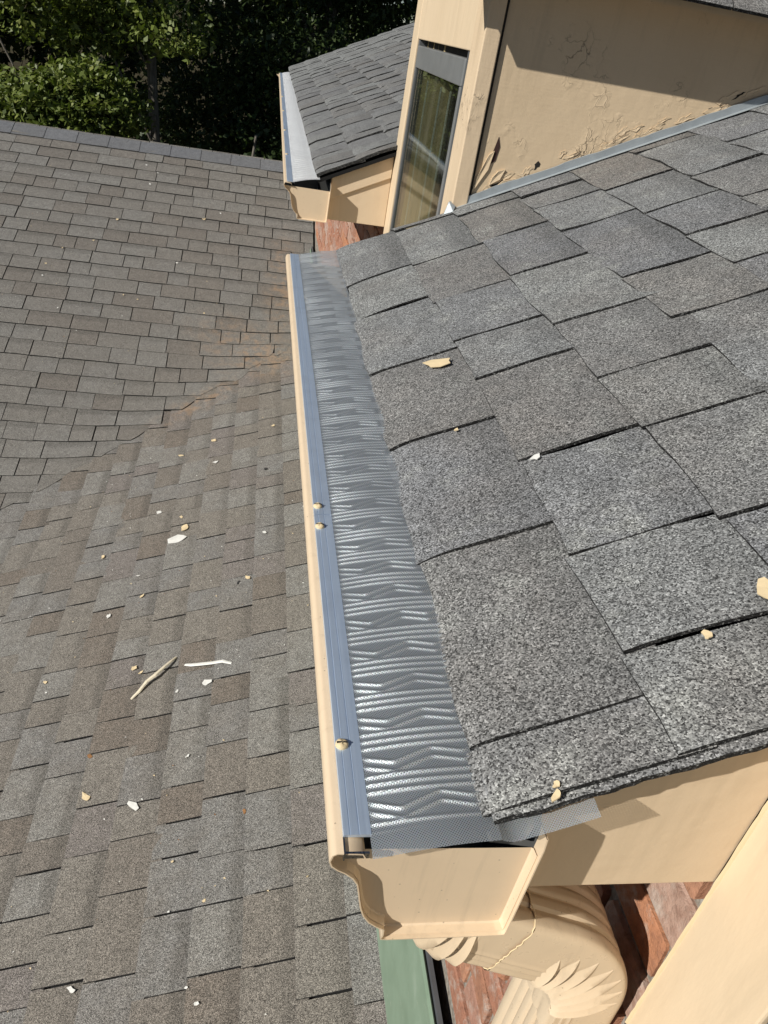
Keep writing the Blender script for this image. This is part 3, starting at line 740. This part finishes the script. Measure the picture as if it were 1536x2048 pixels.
# ------------------------------------------------------------------ dormers
DZ, DY = -.9, 1.54
def dormer(dy, label):
    root = empty('dormer', label, 'dormer', (.36, DY + dy, 0))
    Y = lambda y: y - DY
    X = lambda x: x - .36
    def bx(name, a, b_, mat, parent=None, bv=.0025):
        q = MB().box((X(a[0]), Y(a[1]), a[2]), (X(b_[0]), Y(b_[1]), b_[2])).build(name, mat, parent or root)
        if bv: bevel(q, bv)
        return q
    # front trim: jambs, head
    bx('corner_board', (.36, 1.54, DZ), (.396, 1.648, .72), 'cream_corner')
    bx('jamb_trim', (.3605, 2.4, DZ), (.40, 2.50, .72), 'cream_trim')
    bx('head_panel', (.3615, 1.6485, .466), (.40, 2.3995, .95), 'cream_trim')
    bx('sill', (.352, 1.6485, DZ), (.40, 2.3995, -.2), 'cream_trim')
    # cheek walls
    wl = MB(); zt = .695
    wl.box((X(.3965), Y(1.551), DZ), (X(2.2), Y(1.60), zt)); wl.build('cheek_wall', 'cream_wall', root)
    wl = MB(); wl.box((X(.4005), Y(2.44), DZ), (X(2.2), Y(2.49), zt)); wl.build('cheek_wall', 'cream_wall', root)
    wl = MB(); wl.box((X(.3967), Y(1.546), DZ), (X(.402), Y(1.5508), .6)); wl.build('corner_shade', 'gap', root)  # solid dark strip painting the shadow beside the corner board
    # window
    win = bx('window_frame', (.3655, 1.6487, -.199), (.40, 1.69, .4655), 'frame', bv=.002)
    bx('stile', (.3655, 2.378, -.199), (.40, 2.3993, .4655), 'frame', win, .002)
    fr = MB().box((X(.363), Y(1.6902), .392), (X(.40), Y(2.3778), .45)); o = bevel(fr.build('top_rail', 'sash', win), .003)
    fr = MB().box((X(.385), Y(1.6902), .451), (X(.40), Y(2.3778), .4653)); fr.build('head_gap', 'gap', win)
    fr = MB().box((X(.3635), Y(1.6902), -.198), (X(.376), Y(1.708), .3915)); bevel(fr.build('inner_stile', 'sash', win), .002)
    gl = MB().box((X(.371), Y(1.7082), -.198), (X(.375), Y(2.3778), .3915)); gl.build('glass', 'glass', win)
    # room behind: dark box, curtain
    rm = MB(); x0, x1, y0, y1, z0, z1 = X(.403), X(1.3), Y(1.602), Y(2.438), -.3, .6
    V = [(x0, y0, z0), (x1, y0, z0), (x1, y1, z0), (x0, y1, z0), (x0, y0, z1), (x1, y0, z1), (x1, y1, z1), (x0, y1, z1)]
    rm.v = V; rm.f = [(0, 1, 2, 3), (4, 7, 6, 5), (0, 4, 5, 1), (1, 5, 6, 2), (2, 6, 7, 3)]; rm.mi = [0] * 5; rm.build('room_lining', 'dark', root)
    cu = MB(); rows = []
    for i in range(50):
        t = i / 49; y = 2.0 + .33 * t; xx = .405 + .014 * math.sin(t * 24) + .01 * math.sin(t * 61)
        rows.append([(X(xx), Y(y), -.28), (X(xx + .004 * math.sin(t * 33)), Y(y), .1), (X(xx), Y(y), .55)])
    cu.grid(rows, 0); cu.build('curtain', 'curtain', root, True)
    for yy in (2.2, 1.99, 1.86):
        c = MB().box((X(.378), Y(yy), -.25), (X(.381), Y(yy + .012), .37)); c.build('blind_cord', 'chip_white', root)
    # roof of the dormer: eave along x on both cheeks
    T = .85; ye, ze = 1.44, .612; xe = .215; yr = 2.02
    for side in (0, 1):
        f = (lambda y: y) if side == 0 else (lambda y: 2 * yr - y)
        pr = [(X(xe), Y(f(ye + .03)), ze + T * .03 - .003), (X(xe), Y(f(yr)), ze + T * (yr - ye)), (X(xe), Y(f(yr)), ze + T * (yr - ye) - .03), (X(xe), Y(f(ye + .03)), ze - .004)]
        d = MB().prism(pr if side == 0 else pr[::-1], (2.2, 0, 0)); d.build('roof_deck', 'cream_wall', root)
        pd = Plane((.215, (ye - .006) if side == 0 else 2 * yr - ye + .006, ze), (1, 0, 0), (0, 1 if side == 0 else -1, T))
        sv = SV
        for k in range(5):
            u = -.0
            while u < 2.15:
                wd = random.uniform(.14, .28)
                o = bpy.data.objects.new('shingle', random.choice(sv)); COL.objects.link(o); o.parent = root
                o.matrix_basis = Matrix.Translation(-Vector((.36, DY, 0))) @ pd.mat(u, k * E_, .002, wd - .003); u += wd
    gp = MB().prism([(X(.364), Y(1.56), .721), (X(.364), Y(2.48), .721), (X(.364), Y(yr), ze + T * (yr - ye) - .03)], (.03, 0, 0)); gp.build('gable_panel', 'cream_trim', root)
    return root
SV = [tab_mesh('shingle', E_ * 1.2, .006, ('shingle', 'edge'), 2, 2, .002, .0008, seed=80 + i) for i in range(4)]
d1 = dormer(0, 'cream wall dormer with a narrow grey window and cracked paint above the roof')
d2 = dormer(-2.46, 'cream dormer trim board at the lower right, caulked to the gable board')
# peeling details of the far cheek wall
def flake(name, pts, y, mat, th=.0025, curl=.004, parent=d1):
    b = MB(); n = len(pts); cx = sum(p[0] for p in pts) / n; cz = sum(p[1] for p in pts) / n; r = random.Random(len(pts))
    top = [(x - .36, y - DY - th - curl * r.random(), z) for x, z in pts]; bot = [(x - .36, y - DY, z) for x, z in pts]; c = (cx - .36, y - DY - th, cz)
    b.v = top + bot + [c]
    for k in range(n):
        j = (k + 1) % n; b.f.append((k, j, 2 * n)); b.f.append((k, n + k, n + j, j)); b.mi += [0, 0]
    return b.build(name, mat, parent)
flake('bare_patch', [(.412, .176), (.43, .2), (.455, .205), (.475, .197), (.49, .205), (.47, .195), (.44, .186)], 1.5505, 'maroon', .001, 0)
flake('bare_patch', [(.432, .255), (.443, .265), (.447, .295), (.440, .315), (.434, .285)], 1.5505, 'maroon', .0008, 0)
flake('peeling_flake', [(.402, .19), (.43, .245), (.436, .285), (.425, .275), (.408, .225)], 1.5505, 'cream_wall', .0015, .003)
flake('peeling_flake', [(.44, .213), (.462, .228), (.47, .25), (.455, .245), (.444, .23)], 1.5505, 'cream_wall', .0015, .003)
flake('peeling_flake', [(.455, .21), (.49, .222), (.52, .225), (.50, .235), (.47, .226)], 1.5505, 'cream_wall', .0015, .003)
rp = random.Random(77)
for i in range(30):
    x = .41 + rp.random() ** .8 * .62; zb = roof_z(x) + .028 + abs(rp.gauss(0, .012)); w_ = rp.uniform(.008, .028); h_ = rp.uniform(.003, .009); sl = TAN * w_
    pts = [(x + w_ * math.cos(a) * rp.uniform(.35, 1.2), zb + h_ * math.sin(a) * rp.uniform(.3, 1.3) + TAN * w_ * math.cos(a)) for a in [k * 2 * math.pi / 11 for k in range(11)]]
    flake('peeling_flake', pts, 1.5508, 'cream_wall' if i % 6 else 'gap', .0004, .0014 if i % 6 else 0)  # every sixth is a dark patch painting the shaded gap behind lifted paint
# caulk seam between gable board and near trim
b = MB(); rows = []; r = random.Random(9)
for i in range(40):
    z = -.36 + i * .0105; q = r.uniform(-.0006, .0006)
    rows.append([(.3575 + q - .36, .0385 - .04 + .96, z), (.3592 - .36, .0372 + q - .04 + .96, z), (.3612 - .36, .0365 - .04 + .96, z)])
b.grid(rows, 0); b.build('caulk_seam', 'caulk', d2, True)

# step flashing along the far dormer's cheek
b = MB(); rows = []; r = random.Random(4)
for i in range(60):
    x = .352 + i * 1.0 / 59; zr = roof_z(x)
    j = r.uniform(-.0015, .0015)
    rows.append([(x, 1.533, zr + .009), (x, 1.5425 + j * .3, zr + .0105), (x, 1.5445 + j * .5, zr + .026 + j), (x, 1.5475, zr + .0265 + j), (x, 1.5478, zr + .0)])
b.grid(rows, 0, flip=True)
fl = b.build('step_flashing', 'galv'); tag(fl, 'grey galvanised flashing strip where the roof meets the dormer wall', 'flashing')
b = MB(); b.prism([(.342, 1.526, roof_z(.345) + .006), (.362, 1.522, roof_z(.36) + .008), (.366, 1.53, roof_z(.366) + .014), (.352, 1.538, roof_z(.35) + .03), (.346, 1.538, roof_z(.346) + .012)], (.002, .004, .002)); b.build('bent_corner', 'galv', fl)

# ------------------------------------------------------------------ loose paint chips and litter
r = random.Random(21)
def place(p, low):
    q = project(p); c = ('left', 'middle', 'right')[min(2, max(0, int(q[0] / 215)))]
    rows_ = ((1130, 'near the valley'), (1350, 'above the peeled strips'), (1560, 'level with the peeled strips'), (1800, 'below the peeled strips'), (3000, 'towards the bottom')) if low else ((420, 'just under the ridge'), (520, 'high up'), (620, 'half way down'), (3000, 'towards the valley'))
    return next(t for y_, t in rows_ if q[1] < y_) + ', ' + c
def chip(x, y, plane, size, mat, label, cat='paint chip', group=None, name='paint_chip', asp=None, rot=None, curl=None, jag=.5):
    n = 9; asp = asp or r.uniform(.45, .9); rot = rot if rot is not None else r.uniform(0, 6.28); curl = curl if curl is not None else r.uniform(.02, .12)
    if plane == 'near': z = roof_z(x) + .0105; U, V = Vector((0, 1, 0)), Vector((1, 0, TAN)).normalized()
    elif plane == 'low': z = LZ + LT * x + .0125; U, V = Vector((0, 1, 0)), Vector((1, 0, LT)).normalized()
    else: z = UZ + UT * y + .019; U, V = Vector((1, 0, 0)), Vector((0, 1, UT)).normalized()
    N = U.cross(V); N = N if N.z > 0 else -N
    top = []; h = size / 2
    for k in range(n):
        a = 2 * math.pi * k / n; rr = h * r.uniform(1 - jag, 1.1)
        p = (rr * math.cos(a), rr * asp * math.sin(a)); q = (p[0] * math.cos(rot) - p[1] * math.sin(rot), p[0] * math.sin(rot) + p[1] * math.cos(rot))
        top.append(U * q[0] + V * q[1] + N * (curl * size * (abs(p[0]) / h) ** 2 + .0012))
    th = .0012
    b = MB(); b.v = [tuple(t) for t in top] + [tuple(t - N * th) for t in top] + [tuple(N * .0012), tuple(N * .0002)]
    for k in range(n):
        j = (k + 1) % n; b.f += [(k, j, 2 * n), (n + j, n + k, 2 * n + 1), (k, n + k, n + j, j)]; b.mi += [0, 0, 0]
    o = b.build(name, mat); o.location = (x, y, z); tag(o, label, cat, group); return o
NEARC = [(.1997, .7489, .056, 'chip', 'ragged cream paint chip lying on the near roof beside the mesh', .55, 1.9), (.25, .4267, .02, 'chip_white', 'small white paint chip on a joint in the middle of the near roof', .7, 1),
         (.2915, .1056, .011, 'chip', 'round tan chip near the rake edge of the near roof', .8, 0), (.349, .136, .034, 'chip', 'pale cream chip at the right edge of the near roof', .6, .4),
         (.1859, .5413, .009, 'chip', 'tiny cream chip on the near roof below the ragged one', .6, 1), (.154, .0153, .007, 'chip', 'upper of two crumbs on the rake edge by the mesh tail', .8, 1), (.1515, .0075, .012, 'chip', 'lower crumb of cream paint on the rake edge by the mesh tail', .7, 1)]
for x, y, s, m, lb, asp, rot in NEARC: chip(x, y, 'near', s, m, lb, asp=asp, rot=rot, curl=.05, group='paint chips on the near roof', jag=.55)
LOWN = {(-.326, 2.871): ('tan paint chip above the white fan shaped flake on the lower roof', 'chip', .061), (-.355, 2.781): ('white fan shaped paint flake on the lower roof', 'chip_white', .1),
        (-.023, 2.361): ('oval cream chip on the lower roof near the gutter', 'chip', .043), (-.06, 2.34): ('dark scrap beside the oval cream chip', 'chip_dark', .03), (-.154, 1.784): ('white flake just below the horizontal caulk strip', 'chip_white', .05),
        (-.522, 1.555): ('small orange brown leaf on the lower roof', 'leaf_litter', .03), (.231, 2.827): ('white chip right beside the gutter lip', 'chip_white', .048), (-.504, 1.387): ('cream rectangular chip left of the white ridged flake', 'chip', .052),
        (-.344, 1.31): ('white ridged paint flake with a dark shadow at lower left', 'chip_white', .062), (-.423, .775): ('thin white curl near the bottom of the lower roof', 'chip_white', .03), (-.002, 1.194): ('brown leaf scrap below the gutter screw on the lower roof', 'leaf_litter', .025),
        (-.466, 2.401): ('cream chip upper left of the long peeled strip', 'chip', .03), (.048, 3.264): ('dark scrap high on the lower roof near the gutter', 'chip_dark', .03), (-.434, 1.952): ('tan chip at the upper end of the long peeled strip', 'chip', .035)}
LOWC = [(-0.326, 2.871, .06), (-0.355, 2.781, .1), (-0.694, 2.777, 0.033), (-0.501, 2.56, 0.02), (-0.466, 2.401, 0.03), (-0.59, 2.314, 0.034), (-0.023, 2.361, 0.043), (-0.06, 2.34, 0.03), (-0.434, 1.952, 0.035), (-0.405, 1.918, 0.023), (-0.154, 1.784, 0.048), (-0.772, 1.985, 0.023), (-0.755, 1.927, 0.015), (-0.522, 1.555, 0.027), (-0.191, 1.46, 0.02), (0.047, 2.676, 0.028), (0.231, 2.827, 0.048), (-0.469, 3.07, 0.04), (-0.353, 2.979, 0.03), (-0.256, 1.775, 0.017), (-0.504, 1.387, 0.049), (-0.344, 1.31, 0.06), (-0.002, 1.194, 0.021), (-0.202, 1.08, 0.012), (-0.102, 0.937, 0.011), (-0.423, 0.775, 0.021), (-0.131, 0.715, 0.013), (-0.101, 0.671, 0.015), (-0.196, 0.928, 0.01), (-0.218, 3.468, 0.033), (0.086, 3.749, 0.029), (-0.245, 3.733, 0.04), (-0.417, 3.64, 0.045), (-0.636, 3.801, 0.041), (-1.298, 3.334, 0.043), (0.048, 3.264, 0.026)]
for x, y, s in LOWC:
    nm = LOWN.get((round(x, 3), round(y, 3)))
    if nm: chip(x, y, 'low', nm[2], nm[1], nm[0], cat='leaf' if 'leaf' in nm[1] else ('scrap' if 'dark' in nm[1] else 'paint chip'), name='fallen_leaf' if 'leaf' in nm[1] else ('dark_scrap' if 'dark' in nm[1] else 'paint_chip'), group=None if 'leaf' in nm[1] else 'paint chips on the lower roof')
    else: chip(x, y, 'low', s, *r.choice((('chip', 'small cream paint chip on the lower roof ' + place((x, y, LZ + LT * x), True)), ('chip_white', 'small white paint chip on the lower roof ' + place((x, y, LZ + LT * x), True)))), group='small paint chips on the lower roof')
UPC = [(-0.64, 5.611, 0.037), (-0.962, 5.213, 0.024), (-0.864, 5.184, 0.021), (-0.266, 4.314, 0.064), (-0.172, 4.538, 0.053), (-0.08, 4.86, 0.041), (-1.442, 5.625, 0.022), (-1.518, 5.442, 0.021), (-1.515, 5.317, 0.024), (-0.405, 5.118, 0.021), (-1.357, 5.02, 0.027), (-0.945, 6.514, 0.032), (-0.902, 6.675, 0.025), (-0.556, 6.332, 0.036), (-0.371, 6.257, 0.028), (-1.125, 6.02, 0.027), (-0.491, 6.161, 0.039), (-1.25, 5.747, 0.022), (-1.003, 6.762, 0.025)]
for x, y, s in UPC:
    if s > .05: chip(x, y, 'up', s, 'chip' if s > .06 else 'chip_white', 'large cream chip caught in the valley between the two lower slopes' if s > .06 else 'white chip just above the valley by the rusty stain', group='paint chips in the valley')
    else: chip(x, y, 'up', s * .8, r.choice(('chip', 'chip_white')), 'tiny pale paint speck on the cross slope ' + place((x, y, UZ + UT * y), False), group='paint specks on the cross slope')
# two long peeled strips of caulk
def strip(pts, wd, label, mat):
    b = MB(); rows = []; o0 = Vector(pts[0]); P_ = [Vector(p) - o0 for p in pts]; n = len(P_)
    for i, p in enumerate(P_):
        d = (P_[min(n - 1, i + 1)] - P_[max(0, i - 1)]).normalized(); sd_ = d.cross(Vector((0, 0, 1))).normalized(); w_ = wd * (.55 + .45 * math.sin(math.pi * (i + .7) / (n + .4))) * r.uniform(.8, 1.2)
        rows.append([p + sd_ * w_ * math.cos(a) + Vector((0, 0, .6)) * w_ * math.sin(a) for a in (0, 1.05, 2.1, 3.14, 4.2, 5.2)])
    b.grid(rows, 0, closed=True); o = b.build('caulk_strip', mat); o.location = o0; tag(o, label, 'caulk strip', 'peeled caulk strips'); return o
def lowp(x, y, h=.012): return (x, y, LZ + LT * x + h)
strip([lowp(-.4211, 1.7877), lowp(-.395, 1.812, .02), lowp(-.372, 1.847, .028), lowp(-.345, 1.868, .03), lowp(-.315, 1.905, .028), lowp(-.292, 1.935, .022), lowp(-.278, 1.96)], .0068, 'long tan strip of peeled caulk lying diagonally on the lower roof', 'stick')
strip([lowp(-.2396, 1.906), lowp(-.215, 1.89, .018), lowp(-.18, 1.883, .018), lowp(-.14, 1.878, .016), lowp(-.1, 1.872, .018), lowp(-.0664, 1.856)], .009, 'whitish strip of peeled caulk lying level near the diagonal one', 'chip_white')
# grit nobody could count
b = MB()
for i in range(420):
    if i < 260:
        x = r.uniform(-1.4, .3); y = r.uniform(.5, 4.6)
        if y > valley(x) - .05: continue
        z = LZ + LT * x + .0125
    else:
        x = r.uniform(-2, .3); y = r.uniform(3.6, 6.9)
        if y < valley(x) + .05: continue
        z = UZ + UT * y + .019
    s = r.uniform(.0015, .005) * (1.3 if i > 260 else 1); a = r.uniform(0, 3); m = r.choice((0, 0, 1, 1, 2))
    k = len(b.v); b.v += [(x + s * math.cos(a), y + s * math.sin(a), z), (x - s * .6 * math.sin(a), y + s * .6 * math.cos(a), z + .001), (x - s * math.cos(a), y - s * math.sin(a), z), (x + s * .6 * math.sin(a), y - s * .6 * math.cos(a), z + .002)]
    b.f.append((k, k + 1, k + 2, k + 3)); b.mi.append(m)
o = b.build('paint_grit', ('chip', 'chip_white', 'leaf_litter')); tag(o, 'pale grit of paint crumbs strewn over the lower roofs', 'grit', kind='stuff')

# ------------------------------------------------------------------ trees
def tube(b, pts, radii, ns=9):
    rows = []
    for i, p in enumerate(pts):
        p = Vector(p); d = (Vector(pts[min(len(pts) - 1, i + 1)]) - Vector(pts[max(0, i - 1)])).normalized()
        u = d.cross(Vector((.3, .9, .1))).normalized(); v = d.cross(u)
        rows.append([p + (u * math.cos(a) + v * math.sin(a)) * radii[i] for a in [2 * math.pi * k / ns for k in range(ns)]])
    b.grid(rows, 0, closed=True)
def leaves(name, blobs, n, size, mat, parent, seed):
    rg = np.random.default_rng(seed); tot = sum(q[3] ** 2 for q in blobs); V = []; T = []
    for (x, y, z, rad) in blobs:
        m = max(40, int(n * rad ** 2 / tot)); nc = max(6, m // 26)
        d = rg.normal(size=(nc, 3)); d /= np.linalg.norm(d, axis=1)[:, None]
        rr = rad * rg.uniform(.35, 1.05, nc) ** .7; cen = d * rr[:, None] * np.array([1, 1, .72]) + np.array([x, y, z])
        ci = rg.integers(0, nc, m); p = cen[ci] + rg.normal(size=(m, 3)) * np.array([.2, .2, .1]) * min(1, rad) * .85
        nrm = rg.normal(size=(m, 3)) * .75 + np.array([-.25, -.2, .75]); nrm /= np.linalg.norm(nrm, axis=1)[:, None]
        t = np.cross(nrm, rg.normal(size=(m, 3))); t /= np.linalg.norm(t, axis=1)[:, None]; s = np.cross(nrm, t)
        L = size * rg.uniform(.6, 1.3, m)[:, None]; Wd = L * rg.uniform(.45, .7, m)[:, None]
        V.append(np.stack([p - t * L * .5, p + s * Wd * .5 + nrm * L * .06, p + t * L * .55, p - s * Wd * .5 + nrm * L * .06], 1)); T.append(np.clip(rg.normal(.45, .25, m), 0, 1))
    V = np.concatenate(V); T = np.concatenate(T); q = len(V)
    me = bpy.data.meshes.new(name); me.vertices.add(q * 4); me.loops.add(q * 4); me.polygons.add(q)
    me.vertices.foreach_set('co', V.reshape(-1)); me.loops.foreach_set('vertex_index', np.arange(q * 4)); me.polygons.foreach_set('loop_start', np.arange(q) * 4)
    at = me.attributes.new('tone', 'FLOAT', 'FACE'); at.data.foreach_set('value', T)
    me.materials.append(M[mat]); me.update(calc_edges=True); me.validate()
    o = bpy.data.objects.new(name, me); COL.objects.link(o); o.parent = parent; return o
def tree(x, y, h, rt, blobs, n, size, mat, label, seed, lean=0.):
    root = empty('broadleaf_tree', label, 'tree', (x, y, -5.2), 'trees behind the ridge')
    r_ = random.Random(seed); b = MB(); pts = []; rad = []
    for i in range(9):
        t = i / 8; pts.append((lean * t * h + .08 * math.sin(t * 5 + seed), .1 * math.sin(t * 4), h * t)); rad.append(rt * (1 - .75 * t))
    tube(b, pts, rad); 
    for q in blobs[::7]:
        s = pts[r_.randint(3, 7)]; e = (q[0], q[1], q[2]); m = ((s[0] + e[0]) / 2, (s[1] + e[1]) / 2, (s[2] + e[2]) / 2 + .2)
        tube(b, [s, m, e], [rt * .22, rt * .14, rt * .05], 6)
    b.build('trunk', 'bark', root, True)
    leaves('crown', blobs, n, size, mat, root, seed); return root
def cloud(n, cx, cy, cz, rx, ry, rz_, r0, r1, seed):
    q = random.Random(seed); return [(cx + q.uniform(-rx, rx), cy + q.uniform(-ry, ry), cz + q.uniform(-rz_, rz_), q.uniform(r0, r1)) for _ in range(n)]
# tree with the bare grey trunk seen over the ridge; crown starts near its top
tree(-1.84, 14.0, 9, .12, cloud(9, -.2, -.4, 5.25, 1.2, .6, .45, .45, .75, 1) + cloud(12, 0, 0, 7.4, 2.0, 1.6, 1.4, .9, 1.3, 2), 30000, .1, 'leaf_sunlit', 'slim tree with a bare grey trunk in the dark gap above the ridge', 1)
tree(-4.1, 12.6, 6.2, .1, [(.9, 0, 4.0, .62), (.3, .1, 3.8, .6), (1.5, .1, 4.2, .6), (-.2, 0, 3.5, .5), (.8, -.1, 3.5, .6), (1.5, 0, 3.75, .5), (.3, 0, 3.25, .55), (1.0, .1, 3.1, .5), (1.9, .1, 4.0, .45)], 26000, .09, 'leaf_sunlit', 'low sunlit leafy tree just behind the left end of the ridge', 3)
tree(-4.6, 14.6, 9, .16, cloud(16, .5, -.5, 5.9, 2.4, .8, .6, .6, .9, 5) + cloud(10, 0, 0, 7.8, 2.3, 1.6, 1.0, .9, 1.3, 6), 42000, .1, 'leaf_sunlit', 'tall leafy tree filling the top left corner', 5)
tree(1.0, 15.5, 9, .2, cloud(22, -.3, -.3, 4.4, 1.9, .8, 1.8, .7, 1.1, 8) + cloud(10, 0, 0, 7.6, 2.2, 1.5, 1.0, .9, 1.3, 9), 42000, .1, 'leaf_shaded', 'dense dark tree behind the far end of the gutter', 8)
tree(3.6, 16.0, 9, .2, cloud(22, -.3, -.4, 5.0, 2.2, .8, 2.0, .8, 1.2, 11) + cloud(10, 0, 0, 7.8, 2.2, 1.5, 1.0, .9, 1.3, 12), 36000, .1, 'leaf_shaded', 'dark tree above the far rake beside the window', 11)
tree(-.2, 13.6, 3.9, .08, [(.3, 0, 2.9, .5), (.8, 0, 3.2, .5), (.0, 0, 3.3, .35), (.7, .2, 3.7, .4)], 6000, .09, 'leaf_shaded', 'small dark shrub like tree low behind the ridge', 14)
# wood closing the view
fw = empty('woodland', 'dark wood closing off the view behind the nearer trees', 'woodland', (0, 21, -5.2), kind='stuff')
bl = cloud(60, 0, 0, 2.6, 14, 1.6, 2.4, 1.2, 1.9, 31) + cloud(70, 0, 2, 7.0, 15, 2.4, 2.8, 1.5, 2.4, 32) + cloud(40, 0, 7, 5.0, 18, 2.5, 4.0, 2.2, 3.0, 34)
fo = leaves('foliage', bl, 190000, .22, 'leaf_shaded', fw, 33); fo['kind'] = 'stuff'
for i, (x, y) in enumerate(((-11, 21), (-7.5, 19.5))):
    tree(x, y, 10, .22, cloud(18, 0, 0, 8.0, 2.2, 2.0, 2.0, 1.0, 1.6, 40 + i), 16000, .15, 'leaf_shaded', ('farther', 'nearer')[i] + ' of two tall trees out to the left', 40 + i)
